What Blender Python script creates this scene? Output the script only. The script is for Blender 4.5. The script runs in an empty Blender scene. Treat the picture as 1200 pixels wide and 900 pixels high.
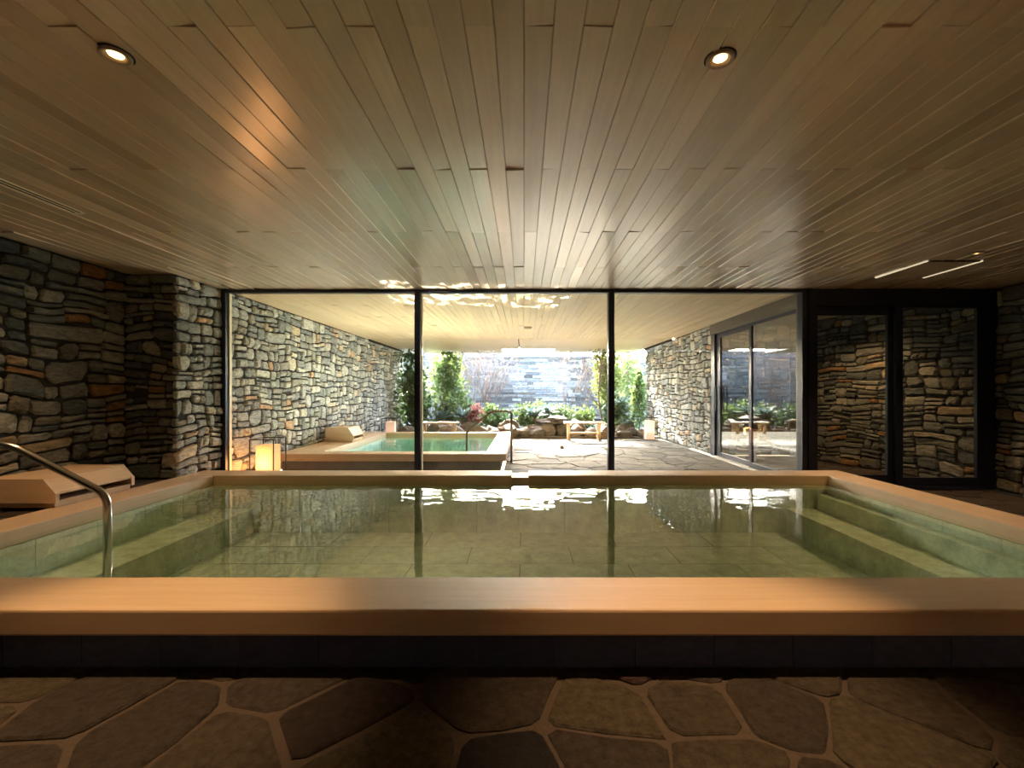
import bpy, bmesh, math, random
from mathutils import Vector, Matrix, noise
R = random.Random(11)
C = bpy.context.scene.collection
sc = bpy.context.scene
PI = math.pi
F = 533.0                                  # focal length in pixels of the 1200 px wide frame
EYE, CEIL, RIM, WATER = 1.36, 2.81, 0.33, 0.245

# ------------------------------------------------------------------ camera
cd = bpy.data.cameras.new('camera')
cam = bpy.data.objects.new('camera', cd); C.objects.link(cam)
cam.location = (0, 0, EYE); cam.rotation_euler = (PI/2, 0, 0)
cd.sensor_width = 36; cd.lens = 36*F/1200
cd.shift_x = -14/1200; cd.shift_y = 10/1200
cd.clip_start = 0.05; cd.clip_end = 200
sc.camera = cam
# ------------------------------------------------------------------ sky, sun, exposure
w = bpy.data.worlds.new('sky'); sc.world = w; w.use_nodes = True
nt = w.node_tree
sky = nt.nodes.new('ShaderNodeTexSky'); sky.sky_type = 'NISHITA'
sky.sun_disc = False; sky.sun_elevation = math.radians(28.6); sky.sun_rotation = math.radians(-9)
sky.air_density = 1.0; sky.dust_density = 2.5; sky.ozone_density = 1.0
nt.links.new(sky.outputs[0], nt.nodes['Background'].inputs[0])
nt.nodes['Background'].inputs[1].default_value = 1.5
sd = bpy.data.lights.new('sun', 'SUN'); sd.energy = 8.5; sd.angle = 0.012; sd.color = (1.0, 0.93, 0.82)
sun = bpy.data.objects.new('sun', sd); C.objects.link(sun)
sun.rotation_euler = Vector((0.16, -1.0, -0.55)).to_track_quat('-Z', 'Y').to_euler()
sun.location = (-4, 26, 14)
# added upward area lamps imitating light thrown up by the sunlit flagstones and by the sunlit half of the outdoor bath
def bounce_fill(name, loc, sx, sy, tilt, power, col):
    ld = bpy.data.lights.new(name, 'AREA'); ld.shape = 'RECTANGLE'; ld.size = sx; ld.size_y = sy; ld.energy = power; ld.color = col
    o = bpy.data.objects.new(name, ld); C.objects.link(o); o.location = loc; o.rotation_euler = (PI-math.radians(tilt), 0, 0)
    return o
bounce_fill('terrace_fill', (1.85, 12.0, .04), 4.0, 2.2, -10, 12, (1.0, .88, .70))
bounce_fill('bath_fill', (-2.0, 9.6, WATER+.03), 2.4, 3.4, -4, 25, (1.0, .90, .72)).visible_glossy = False
# added lamp with a noise pattern imitating sunlight mirrored by the rippled rear half of the outdoor bath onto the ceiling: a rippled, nearly parallel beam
gd = bpy.data.lights.new('bath_glint_lamp', 'AREA'); gd.shape = 'RECTANGLE'; gd.size = 2.7; gd.size_y = .74; gd.energy = 7; gd.spread = math.radians(.6); gd.color = (1, .95, .86)
go = bpy.data.objects.new('bath_glint_lamp', gd); C.objects.link(go); go.location = (-1.3, 10.85, .60); go.visible_glossy = False
go.rotation_euler = Vector((.16, -1, .55)).to_track_quat('-Z', 'Y').to_euler()
gd.use_nodes = True; gn, gl_ = gd.node_tree.nodes, gd.node_tree.links
gg = gn.new('ShaderNodeNewGeometry'); gm = gn.new('ShaderNodeVectorMath'); gm.operation = 'MULTIPLY'; gm.inputs[1].default_value = (13, 5, 1)
gx = gn.new('ShaderNodeTexNoise'); gx.inputs['Scale'].default_value = 1; gx.inputs['Detail'].default_value = 2; gx.inputs['Distortion'].default_value = 1.6
gr = gn.new('ShaderNodeMapRange'); gr.inputs[1].default_value = .55; gr.inputs[2].default_value = .65; gr.inputs[3].default_value = 0; gr.inputs[4].default_value = 4.0
gl_.new(gg.outputs['Parametric'], gm.inputs[0]); gl_.new(gm.outputs[0], gx.inputs['Vector']); gl_.new(gx.outputs[0], gr.inputs[0])
gl_.new(gr.outputs[0], gn['Emission'].inputs['Strength'])
vs = sc.view_settings
vs.view_transform = 'Standard'; vs.look = 'None'; vs.gamma = 1; vs.use_curve_mapping = False
vs.exposure = 2.8
sc.cycles.max_bounces = 12; sc.cycles.diffuse_bounces = 6; sc.cycles.glossy_bounces = 5
sc.cycles.transparent_max_bounces = 24; sc.cycles.transmission_bounces = 6
sc.cycles.sample_clamp_indirect = 6.0
sc.cycles.use_denoising = True

# ------------------------------------------------------------------ materials
def mat(name):
    m = bpy.data.materials.new(name); m.use_nodes = True
    t = m.node_tree
    return m, t.nodes, t.links, t.nodes['Principled BSDF'], t.nodes['Material Output']
def N(nodes, kind, **kw):
    n = nodes.new(kind)
    for k, v in kw.items():
        if k in n.inputs: n.inputs[k].default_value = v
        else: setattr(n, k, v)
    return n
def rnd_value(nd, lk):
    """one random number per stone, board or leaf: object random + island random"""
    oi = N(nd, 'ShaderNodeObjectInfo'); ge = N(nd, 'ShaderNodeNewGeometry')
    a = N(nd, 'ShaderNodeMath', operation='MULTIPLY_ADD'); a.inputs[1].default_value = 7.31
    lk.new(ge.outputs['Random Per Island'], a.inputs[0]); lk.new(oi.outputs['Random'], a.inputs[2])
    f = N(nd, 'ShaderNodeMath', operation='FRACT'); lk.new(a.outputs[0], f.inputs[0])
    return f.outputs[0], ge
def ramp(nd, cols, interp='CONSTANT'):
    r = N(nd, 'ShaderNodeValToRGB'); cr = r.color_ramp; cr.interpolation = interp
    n = len(cols)
    tot = sum(c[1] for c in cols); acc = 0
    while len(cr.elements) < n: cr.elements.new(0.5)
    for e, (col, wt) in zip(cr.elements, cols):
        e.position = acc/tot; e.color = (*col, 1); acc += wt
    return r
def stone_mat(name, palette, rough=0.8, bump=0.5, nscale=9.0, spec=0.3, fleck=0.45, layered=3.0):
    m, nd, lk, bs, out = mat(name)
    rv, ge = rnd_value(nd, lk)
    rp = ramp(nd, palette); lk.new(rv, rp.inputs[0])
    cmb = N(nd, 'ShaderNodeVectorMath', operation='MULTIPLY_ADD')
    cmb.inputs[1].default_value = (1, 1, layered)
    off = N(nd, 'ShaderNodeMath', operation='MULTIPLY'); off.inputs[1].default_value = 31.0
    lk.new(rv, off.inputs[0]); lk.new(ge.outputs['Position'], cmb.inputs[0]); lk.new(off.outputs[0], cmb.inputs[2])
    n1 = N(nd, 'ShaderNodeTexNoise', Scale=nscale, Detail=7.0, Roughness=0.68); lk.new(cmb.outputs[0], n1.inputs['Vector'])
    n2 = N(nd, 'ShaderNodeTexNoise', Scale=nscale*7, Detail=3.0, Roughness=0.7); lk.new(ge.outputs['Position'], n2.inputs['Vector'])
    mr = N(nd, 'ShaderNodeMapRange'); lk.new(n1.outputs[0], mr.inputs[0])
    mr.inputs[1].default_value = 0.3; mr.inputs[2].default_value = 0.7
    mr.inputs[3].default_value = 1 - fleck; mr.inputs[4].default_value = 1 + fleck
    ad = N(nd, 'ShaderNodeMath', operation='MULTIPLY_ADD'); lk.new(n2.outputs[0], ad.inputs[0])
    ad.inputs[1].default_value = 0.5; ad.inputs[2].default_value = -0.25
    ad2 = N(nd, 'ShaderNodeMath', operation='ADD'); lk.new(mr.outputs[0], ad2.inputs[0]); lk.new(ad.outputs[0], ad2.inputs[1])
    mx = N(nd, 'ShaderNodeVectorMath', operation='SCALE'); lk.new(rp.outputs[0], mx.inputs[0]); lk.new(ad2.outputs[0], mx.inputs['Scale'])
    lk.new(mx.outputs[0], bs.inputs['Base Color'])
    b = N(nd, 'ShaderNodeBump', Strength=bump, Distance=0.03)
    hs = N(nd, 'ShaderNodeMath', operation='MULTIPLY_ADD'); lk.new(n2.outputs[0], hs.inputs[0]); hs.inputs[1].default_value = 0.35
    lk.new(n1.outputs[0], hs.inputs[2]); lk.new(hs.outputs[0], b.inputs['Height']); lk.new(b.outputs[0], bs.inputs['Normal'])
    bs.inputs['Roughness'].default_value = rough; bs.inputs['Specular IOR Level'].default_value = spec
    return m
def wood_mat(name, c1, c2, axis='X', rough=0.4, vary=0.15, grain=26.0, rvary=0.0, spec=0.5, bump=0.06):
    m, nd, lk, bs, out = mat(name)
    rv, ge = rnd_value(nd, lk)
    tc = N(nd, 'ShaderNodeTexCoord')
    s = {'X': (0.05, 1, 1), 'Y': (1, 0.05, 1), 'Z': (1, 1, 0.05)}[axis]
    ma = N(nd, 'ShaderNodeVectorMath', operation='MULTIPLY_ADD'); ma.inputs[1].default_value = s
    off = N(nd, 'ShaderNodeMath', operation='MULTIPLY'); off.inputs[1].default_value = 17.0
    lk.new(rv, off.inputs[0]); lk.new(tc.outputs['Object'], ma.inputs[0]); lk.new(off.outputs[0], ma.inputs[2])
    n1 = N(nd, 'ShaderNodeTexNoise', Scale=grain, Detail=5.0, Roughness=0.6, Distortion=0.25); lk.new(ma.outputs[0], n1.inputs['Vector'])
    n2 = N(nd, 'ShaderNodeTexNoise', Scale=grain*7, Detail=2.0, Roughness=0.5); lk.new(ma.outputs[0], n2.inputs['Vector'])
    a = N(nd, 'ShaderNodeMath', operation='MULTIPLY_ADD'); lk.new(n2.outputs[0], a.inputs[0]); a.inputs[1].default_value = 0.45
    lk.new(n1.outputs[0], a.inputs[2])
    mr = N(nd, 'ShaderNodeMapRange'); lk.new(a.outputs[0], mr.inputs[0]); mr.inputs[1].default_value = 0.45; mr.inputs[2].default_value = 1.0
    mx = N(nd, 'ShaderNodeMix', data_type='RGBA'); lk.new(mr.outputs[0], mx.inputs['Factor'])
    mx.inputs[6].default_value = (*c1, 1); mx.inputs[7].default_value = (*c2, 1)
    v = N(nd, 'ShaderNodeMapRange'); lk.new(rv, v.inputs[0]); v.inputs[3].default_value = 1 - vary; v.inputs[4].default_value = 1 + vary
    sc_ = N(nd, 'ShaderNodeVectorMath', operation='SCALE'); lk.new(mx.outputs[2], sc_.inputs[0]); lk.new(v.outputs[0], sc_.inputs['Scale'])
    lk.new(sc_.outputs[0], bs.inputs['Base Color'])
    bs.inputs['Specular IOR Level'].default_value = spec
    if rvary:
        r3 = N(nd, 'ShaderNodeMath', operation='MULTIPLY'); lk.new(rv, r3.inputs[0]); r3.inputs[1].default_value = 13.7
        r4 = N(nd, 'ShaderNodeMath', operation='FRACT'); lk.new(r3.outputs[0], r4.inputs[0])
        rr = N(nd, 'ShaderNodeMapRange'); lk.new(r4.outputs[0], rr.inputs[0]); rr.inputs[3].default_value = rough - rvary; rr.inputs[4].default_value = rough + rvary
        lk.new(rr.outputs[0], bs.inputs['Roughness'])
    else: bs.inputs['Roughness'].default_value = rough
    b = N(nd, 'ShaderNodeBump', Strength=bump, Distance=0.01); lk.new(a.outputs[0], b.inputs['Height']); lk.new(b.outputs[0], bs.inputs['Normal'])
    return m
def plain_mat(name, col, rough=0.5, metal=0.0, spec=0.5, nscale=60.0, nv=0.12, bump=0.0):
    m, nd, lk, bs, out = mat(name)
    ge = N(nd, 'ShaderNodeNewGeometry')
    n1 = N(nd, 'ShaderNodeTexNoise', Scale=nscale, Detail=4.0); lk.new(ge.outputs['Position'], n1.inputs['Vector'])
    mr = N(nd, 'ShaderNodeMapRange'); lk.new(n1.outputs[0], mr.inputs[0]); mr.inputs[3].default_value = 1 - nv; mr.inputs[4].default_value = 1 + nv
    s = N(nd, 'ShaderNodeVectorMath', operation='SCALE'); s.inputs[0].default_value = col; lk.new(mr.outputs[0], s.inputs['Scale'])
    lk.new(s.outputs[0], bs.inputs['Base Color'])
    bs.inputs['Roughness'].default_value = rough; bs.inputs['Metallic'].default_value = metal; bs.inputs['Specular IOR Level'].default_value = spec
    if bump:
        b = N(nd, 'ShaderNodeBump', Strength=bump, Distance=0.02); lk.new(n1.outputs[0], b.inputs['Height']); lk.new(b.outputs[0], bs.inputs['Normal'])
    return m
def clear_mat(name, tint, ior, ripple=None, rough=0.0):
    """see-through sheet: Fresnel mix of mirror reflection and tinted transmission"""
    m, nd, lk, bs, out = mat(name); nd.remove(bs)
    ge = N(nd, 'ShaderNodeNewGeometry')
    io = N(nd, 'ShaderNodeMapRange'); lk.new(ge.outputs['Backfacing'], io.inputs[0]); io.inputs[3].default_value = ior; io.inputs[4].default_value = 1/ior
    fr = N(nd, 'ShaderNodeFresnel'); lk.new(io.outputs[0], fr.inputs['IOR'])
    gl = N(nd, 'ShaderNodeBsdfGlossy', Roughness=rough); gl.inputs['Color'].default_value = (1, 1, 1, 1)
    tr = N(nd, 'ShaderNodeBsdfTransparent'); tr.inputs['Color'].default_value = (*tint, 1)
    mx = N(nd, 'ShaderNodeMixShader'); lk.new(fr.outputs[0], mx.inputs[0]); lk.new(tr.outputs[0], mx.inputs[1]); lk.new(gl.outputs[0], mx.inputs[2])
    if ripple:
        mp = N(nd, 'ShaderNodeVectorMath', operation='MULTIPLY'); mp.inputs[1].default_value = (1.0, 1.5, 1)
        lk.new(ge.outputs['Position'], mp.inputs[0])
        n1 = N(nd, 'ShaderNodeTexNoise', Scale=ripple[0], Detail=2.0, Roughness=0.5); lk.new(mp.outputs[0], n1.inputs['Vector'])
        b = N(nd, 'ShaderNodeBump', Strength=ripple[1], Distance=ripple[2]); lk.new(n1.outputs[0], b.inputs['Height'])
        if len(ripple) > 3:        # the surface is livelier towards the spring end of the bath
            sx = N(nd, 'ShaderNodeSeparateXYZ'); lk.new(ge.outputs['Position'], sx.inputs[0])
            mr = N(nd, 'ShaderNodeMapRange'); lk.new(sx.outputs[1], mr.inputs[0])
            mr.inputs[1].default_value = ripple[3]; mr.inputs[2].default_value = ripple[4]; mr.inputs[3].default_value = ripple[1]*0.25; mr.inputs[4].default_value = ripple[1]
            lk.new(mr.outputs[0], b.inputs['Strength'])
        lk.new(b.outputs[0], gl.inputs['Normal']); lk.new(b.outputs[0], fr.inputs['Normal'])
    lk.new(mx.outputs[0], out.inputs['Surface'])
    return m
def glow_mat(name, col, strength):
    m, nd, lk, bs, out = mat(name); nd.remove(bs)
    e = N(nd, 'ShaderNodeEmission', Strength=strength); e.inputs[0].default_value = (*col, 1)
    lk.new(e.outputs[0], out.inputs['Surface']); return m
def paper_mat(name, col, glow, strength, z0, zs):
    """washi lantern paper lit from a bulb near its foot"""
    m, nd, lk, bs, out = mat(name)
    bs.inputs['Base Color'].default_value = (*col, 1); bs.inputs['Roughness'].default_value = 0.9
    bs.inputs['Emission Color'].default_value = (*glow, 1); bs.inputs['Emission Strength'].default_value = strength
    tc = N(nd, 'ShaderNodeTexCoord'); vm = N(nd, 'ShaderNodeVectorMath', operation='DISTANCE'); vm.inputs[1].default_value = (0, 0, z0)
    lk.new(tc.outputs['Object'], vm.inputs[0])
    mr = N(nd, 'ShaderNodeMapRange'); lk.new(vm.outputs['Value'], mr.inputs[0]); mr.inputs[1].default_value = 0.08; mr.inputs[2].default_value = zs
    mr.inputs[3].default_value = strength*1.8; mr.inputs[4].default_value = strength*0.55
    lk.new(mr.outputs[0], bs.inputs['Emission Strength'])
    return m
def leaf_mat(name, cols, trans=0.45):
    m, nd, lk, bs, out = mat(name); nd.remove(bs)
    rv, ge = rnd_value(nd, lk)
    rp = ramp(nd, cols, 'LINEAR'); lk.new(rv, rp.inputs[0])
    d = N(nd, 'ShaderNodeBsdfDiffuse'); t = N(nd, 'ShaderNodeBsdfTranslucent'); g = N(nd, 'ShaderNodeBsdfGlossy', Roughness=0.4)
    lk.new(rp.outputs[0], d.inputs[0]); lk.new(rp.outputs[0], t.inputs[0])
    mx = N(nd, 'ShaderNodeMixShader'); mx.inputs[0].default_value = trans; lk.new(d.outputs[0], mx.inputs[1]); lk.new(t.outputs[0], mx.inputs[2])
    m2 = N(nd, 'ShaderNodeMixShader'); m2.inputs[0].default_value = 0.05; lk.new(mx.outputs[0], m2.inputs[1]); lk.new(g.outputs[0], m2.inputs[2])
    lk.new(m2.outputs[0], out.inputs['Surface']); return m

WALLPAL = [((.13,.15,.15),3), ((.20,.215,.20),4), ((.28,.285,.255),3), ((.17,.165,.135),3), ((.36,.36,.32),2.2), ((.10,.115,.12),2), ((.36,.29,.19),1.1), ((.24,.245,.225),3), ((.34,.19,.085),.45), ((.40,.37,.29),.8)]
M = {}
M['wall_stone'] = stone_mat('rubble stone', [(tuple(min(.78,v*1.45+.15) for v in c), wt) for c, wt in WALLPAL], bump=.75, nscale=11)  # stone palette lifted, terrace daylight put into the colour
SHADEPAL = [((c[0]*.72, c[1]*.70, c[2]*.68), wt) for c, wt in WALLPAL]  # same palette darkened, indoor shade put into the colour
M['shaded_stone'] = stone_mat('shaded rubble stone', SHADEPAL, bump=.75, nscale=11)
M['mortar'] = plain_mat('recessed dark mortar', (.035,.035,.035), .95, nv=.4, nscale=30, bump=.4)
M['floor_stone'] = stone_mat('indoor flagstone', [((.070,.055,.046),3), ((.092,.073,.055),3), ((.050,.036,.036),1.4), ((.080,.062,.052),3), ((.062,.033,.038),.8), ((.108,.088,.062),1.5), ((.028,.026,.031),.8)], rough=.6, bump=1.0, nscale=26, spec=.4, layered=1, fleck=.6)
M['floor_mortar'] = plain_mat('brown floor mortar', (.085,.062,.048), .9, nv=.3, nscale=40, bump=.4)
M['terrace_stone'] = stone_mat('terrace flagstone', [((.17,.166,.153),3), ((.145,.143,.136),3), ((.20,.195,.18),2), ((.125,.122,.113),2), ((.17,.155,.135),1.2)], rough=.85, bump=.5, nscale=8, spec=.12, layered=1, fleck=.3)
M['terrace_mortar'] = plain_mat('grey terrace mortar', (.14,.132,.118), .9, nv=.3, nscale=30, bump=.4)
M['slate'] = stone_mat('stacked pale slate', [((.078,.072,.064),3), ((.105,.098,.085),3), ((.055,.052,.047),2), ((.13,.122,.108),2), ((.10,.085,.062),1)], bump=.5, nscale=7)
M['slate_pale'] = stone_mat('stacked white slate', [((.19,.182,.168),3), ((.155,.15,.14),3), ((.22,.212,.195),2), ((.13,.122,.115),1)], bump=.4, nscale=7)
M['rock'] = stone_mat('garden rock', [((.19,.15,.10),3), ((.16,.13,.095),2), ((.23,.185,.13),2), ((.13,.115,.08),1), ((.20,.14,.085),1)], bump=.7, nscale=6)
M['ceiling'] = wood_mat('cedar ceiling board', (.63,.475,.33), (.76,.60,.43), 'Y', .33, .13, 22, .09, .55, .05)
bs_ = M['ceiling'].node_tree.nodes['Principled BSDF']
bs_.inputs['Coat Weight'].default_value = 1; bs_.inputs['Coat Roughness'].default_value = .24; bs_.inputs['Coat IOR'].default_value = 2.3
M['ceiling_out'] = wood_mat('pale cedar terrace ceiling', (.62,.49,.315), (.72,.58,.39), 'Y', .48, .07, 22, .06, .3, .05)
M['eave'] = wood_mat('weathered eave wood', (.04,.027,.016), (.05,.035,.02), 'X', .6, .03, 9)
M['canopy'] = wood_mat('canopy panel wood', (.62,.48,.30), (.70,.56,.37), 'X', .45, .03, 9)
M['dark_gap'] = plain_mat('dark shadow gap', (.03,.022,.016), .9)
M['rimx'] = wood_mat('hinoki rim along', (.58,.41,.26), (.68,.50,.335), 'X', .55, .05, 22)
M['rimy'] = wood_mat('hinoki rim across', (.58,.41,.26), (.68,.50,.335), 'Y', .55, .05, 22)
M['rimz'] = wood_mat('hinoki upright', (.54,.35,.20), (.64,.44,.27), 'Z', .5, .06, 22)
M['bench'] = wood_mat('bench pine', (.40,.265,.125), (.47,.33,.175), 'X', .5, .08, 22)
M['plinth'] = stone_mat('black plinth tile', [((.055,.07,.14),2), ((.065,.08,.155),2), ((.05,.06,.125),2)], rough=.5, bump=.25, nscale=12, fleck=.3)
M['basin'] = stone_mat('green basin tile', [((.68,.75,.62),3), ((.64,.72,.60),3), ((.71,.77,.64),3), ((.66,.74,.62),2)], rough=.6, bump=.25, nscale=6, fleck=.25, layered=1)
M['basin_dark'] = plain_mat('dark grout green', (.17,.20,.15), .8)
M['mint'] = stone_mat('mint basin tile', [((.52,.86,.82),2), ((.55,.88,.84),2), ((.50,.84,.80),2)], rough=.5, bump=.1, nscale=6, fleck=.12, layered=1)
M['steel'] = plain_mat('brushed stainless steel', (.56,.55,.52), .2, 1.0, nv=.05)
M['bronze'] = plain_mat('bronze toned steel', (.17,.13,.085), .32, 1.0, nv=.05)
M['frame'] = plain_mat('navy black aluminium', (.010,.013,.032), .38, 0.0, .5, nv=.05)
M['framegrey'] = plain_mat('bronze grey aluminium', (.13,.12,.10), .35, .6, .5, nv=.05)
M['wire'] = plain_mat('black wire', (.02,.02,.022), .5)
M['white'] = plain_mat('white dot film', (.85,.85,.82), .6, nv=.03)
M['pale'] = plain_mat('pale stone sill', (.62,.61,.58), .6, nv=.1)
M['alu'] = plain_mat('cream trim', (.92,.84,.66), .5, 0, nv=.03)
M['ring'] = plain_mat('beige lamp ring', (.42,.33,.24), .45, nv=.03)
M['black'] = plain_mat('black recess', (.012,.012,.014), .8)
M['glass'] = clear_mat('window glass', (.97,.985,.975), 1.45)
M['glass_side'] = clear_mat('sliding door glass', (.80,.82,.80), 1.9)
M['water'] = clear_mat('bath water', (.86,.95,.87), 1.333, (3.2, .15, .05, 4.0, 5.4))
M['water_out'] = clear_mat('outdoor bath water', (.88,.98,.95), 1.333, (3.0, .12, .05))
M['lamp'] = glow_mat('warm lamp lens', (1.0,.58,.22), .8)
M['slot'] = glow_mat('glowing cream strip', (1.0,.82,.52), .11)  # weak emission makes the hatch edge strips read brighter than the ceiling
M['paper'] = paper_mat('glowing lantern paper', (.78,.48,.28), (1.0,.40,.12), .14, .2, .42)
M['paper_dim'] = paper_mat('dim lantern paper', (.82,.70,.62), (1.0,.55,.35), .07, .2, .5)
M['soil'] = plain_mat('dark garden soil', (.10,.085,.055), .95, nv=.5, nscale=14, bump=.8)
M['bark'] = plain_mat('grey bark', (.15,.115,.085), .9, nv=.3, nscale=20, bump=.4)
M['twig'] = plain_mat('pale pinkish twig', (.20,.15,.125), .9, nv=.25, nscale=20)
M['leaf_dark'] = leaf_mat('dark evergreen leaf', [((.022,.05,.02),1), ((.045,.09,.03),1), ((.075,.125,.045),1)])
M['leaf_mid'] = leaf_mat('mid green leaf', [((.05,.095,.028),1), ((.09,.145,.04),1), ((.14,.19,.06),1)])
M['leaf_lime'] = leaf_mat('yellow green leaf', [((.11,.16,.04),1), ((.18,.23,.06),1), ((.25,.28,.09),1)])
M['leaf_blue'] = leaf_mat('blue green leaf', [((.09,.15,.135),1), ((.13,.20,.18),1), ((.18,.25,.22),1)], .2)
M['leaf_red'] = leaf_mat('red leaf', [((.17,.045,.045),1), ((.22,.08,.075),1), ((.14,.05,.045),1)])
M['leaf_tan'] = leaf_mat('dry tan leaf', [((.24,.15,.085),1), ((.28,.20,.13),1), ((.2,.14,.1),1)])

# ------------------------------------------------------------------ mesh and object helpers
class MB:
    def __init__(s): s.v = []; s.f = []
    def box(s, x0, x1, y0, y1, z0, z1, ch=0.0):
        if ch:                              # box with its four long-visible edges chamfered, by bmesh
            bm = bmesh.new(); bmesh.ops.create_cube(bm, size=1)
            for q in bm.verts: q.co = Vector(((x0+x1)/2+q.co.x*(x1-x0), (y0+y1)/2+q.co.y*(y1-y0), (z0+z1)/2+q.co.z*(z1-z0)))
            bmesh.ops.bevel(bm, geom=list(bm.edges), offset=ch, segments=2, profile=.6, affect='EDGES')
            bm.verts.index_update(); b = len(s.v)
            s.v += [tuple(q.co) for q in bm.verts]; s.f += [[b+q.index for q in f.verts] for f in bm.faces]; bm.free()
            return s
        b = len(s.v)
        s.v += [(x0,y0,z0),(x1,y0,z0),(x1,y1,z0),(x0,y1,z0),(x0,y0,z1),(x1,y0,z1),(x1,y1,z1),(x0,y1,z1)]
        s.f += [[b+i for i in q] for q in ((0,3,2,1),(4,5,6,7),(0,1,5,4),(1,2,6,5),(2,3,7,6),(3,0,4,7))]
        return s
    def prism(s, poly, a0, a1, axis='Z'):
        """poly: list of 2-D points; extruded along axis from a0 to a1"""
        P = {'Z': lambda p, a: (p[0], p[1], a), 'Y': lambda p, a: (p[0], a, p[1]), 'X': lambda p, a: (a, p[0], p[1])}[axis]
        area = sum(poly[i][0]*poly[(i+1) % len(poly)][1]-poly[(i+1) % len(poly)][0]*poly[i][1] for i in range(len(poly)))
        if (area < 0) != (axis == 'Y'): poly = poly[::-1]
        b = len(s.v); n = len(poly)
        s.v += [P(p, a0) for p in poly] + [P(p, a1) for p in poly]
        s.f.append([b+i for i in range(n)][::-1]); s.f.append([b+n+i for i in range(n)])
        for i in range(n): j = (i+1) % n; s.f.append([b+i, b+j, b+n+j, b+n+i])
        return s
    def tube(s, pts, r, seg=10, r1=None, caps=True):
        pts = [Vector(p) for p in pts]; n = len(pts); b = len(s.v)
        t0 = (pts[1]-pts[0]).normalized(); u = t0.orthogonal().normalized()
        for i, p in enumerate(pts):
            t = ((pts[min(i+1, n-1)]-p).normalized() + (p-pts[max(i-1, 0)]).normalized()).normalized()
            u = (u - t*u.dot(t)).normalized(); v = t.cross(u)
            rr = r if r1 is None else r+(r1-r)*i/(n-1)
            for k in range(seg):
                a = 2*PI*k/seg; q = p+(u*math.cos(a)+v*math.sin(a))*rr; s.v.append(tuple(q))
        for i in range(n-1):
            for k in range(seg):
                k2 = (k+1) % seg; s.f.append([b+i*seg+k, b+i*seg+k2, b+(i+1)*seg+k2, b+(i+1)*seg+k])
        if caps:
            s.f.append([b+k for k in range(seg)][::-1]); s.f.append([b+(n-1)*seg+k for k in range(seg)])
        return s
    def lathe(s, prof, seg=28, closed=False):
        """prof: (r, z) points, turned about Z"""
        b = len(s.v); n = len(prof)
        for r, z in prof:
            for k in range(seg): a = 2*PI*k/seg; s.v.append((r*math.cos(a), r*math.sin(a), z))
        for i in range(n if closed else n-1):
            i2 = (i+1) % n
            for k in range(seg): k2 = (k+1) % seg; s.f.append([b+i*seg+k, b+i*seg+k2, b+i2*seg+k2, b+i2*seg+k])
        return s
    def mesh(s, name, m, smooth=False, fix=False):
        me = bpy.data.meshes.new(name); me.from_pydata(s.v, [], s.f)
        if fix:
            bm = bmesh.new(); bm.from_mesh(me); bmesh.ops.recalc_face_normals(bm, faces=bm.faces); bm.to_mesh(me); bm.free()
        me.materials.append(M[m] if isinstance(m, str) else m)
        if smooth: me.polygons.foreach_set('use_smooth', [True]*len(me.polygons))
        me.update(); return me
    def build(s, name, m, parent=None, loc=(0,0,0), smooth=False, fix=False, kind=None):
        o = bpy.data.objects.new(name, s.mesh(name, m, smooth, fix)); C.objects.link(o); o.location = loc
        if parent: o.parent = parent
        if kind: o['kind'] = kind
        return o
def tag(o, label=None, cat=None, group=None, kind=None):
    if label: o['label'] = label
    if cat: o['category'] = cat
    if group: o['group'] = group
    if kind: o['kind'] = kind
    return o
def thing(name, label, cat, loc=(0,0,0), rz=0, group=None, kind=None):
    o = bpy.data.objects.new(name, None); C.objects.link(o); o.location = loc; o.rotation_euler = (0,0,rz); o.empty_display_size = .1
    return tag(o, label, cat, group, kind)
def copy_tree(o, parent=None):
    c = o.copy(); C.objects.link(c)
    if parent: c.parent = parent
    for ch in o.children: copy_tree(ch, c)
    return c
def bend(pts, r, k=6):
    """polyline with rounded corners"""
    pts = [Vector(p) for p in pts]; out = [pts[0]]
    for i in range(1, len(pts)-1):
        a, p, b = pts[i-1], pts[i], pts[i+1]
        d0 = (a-p).normalized(); d1 = (b-p).normalized()
        s, e = p+d0*r, p+d1*r
        for j in range(k+1):
            t = j/k; out.append(s*(1-t)**2 + p*2*t*(1-t) + e*t*t)
    return out+[pts[-1]]
def pixels(p, size):
    d = max(.3, p[1]); return size*F/d

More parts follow.
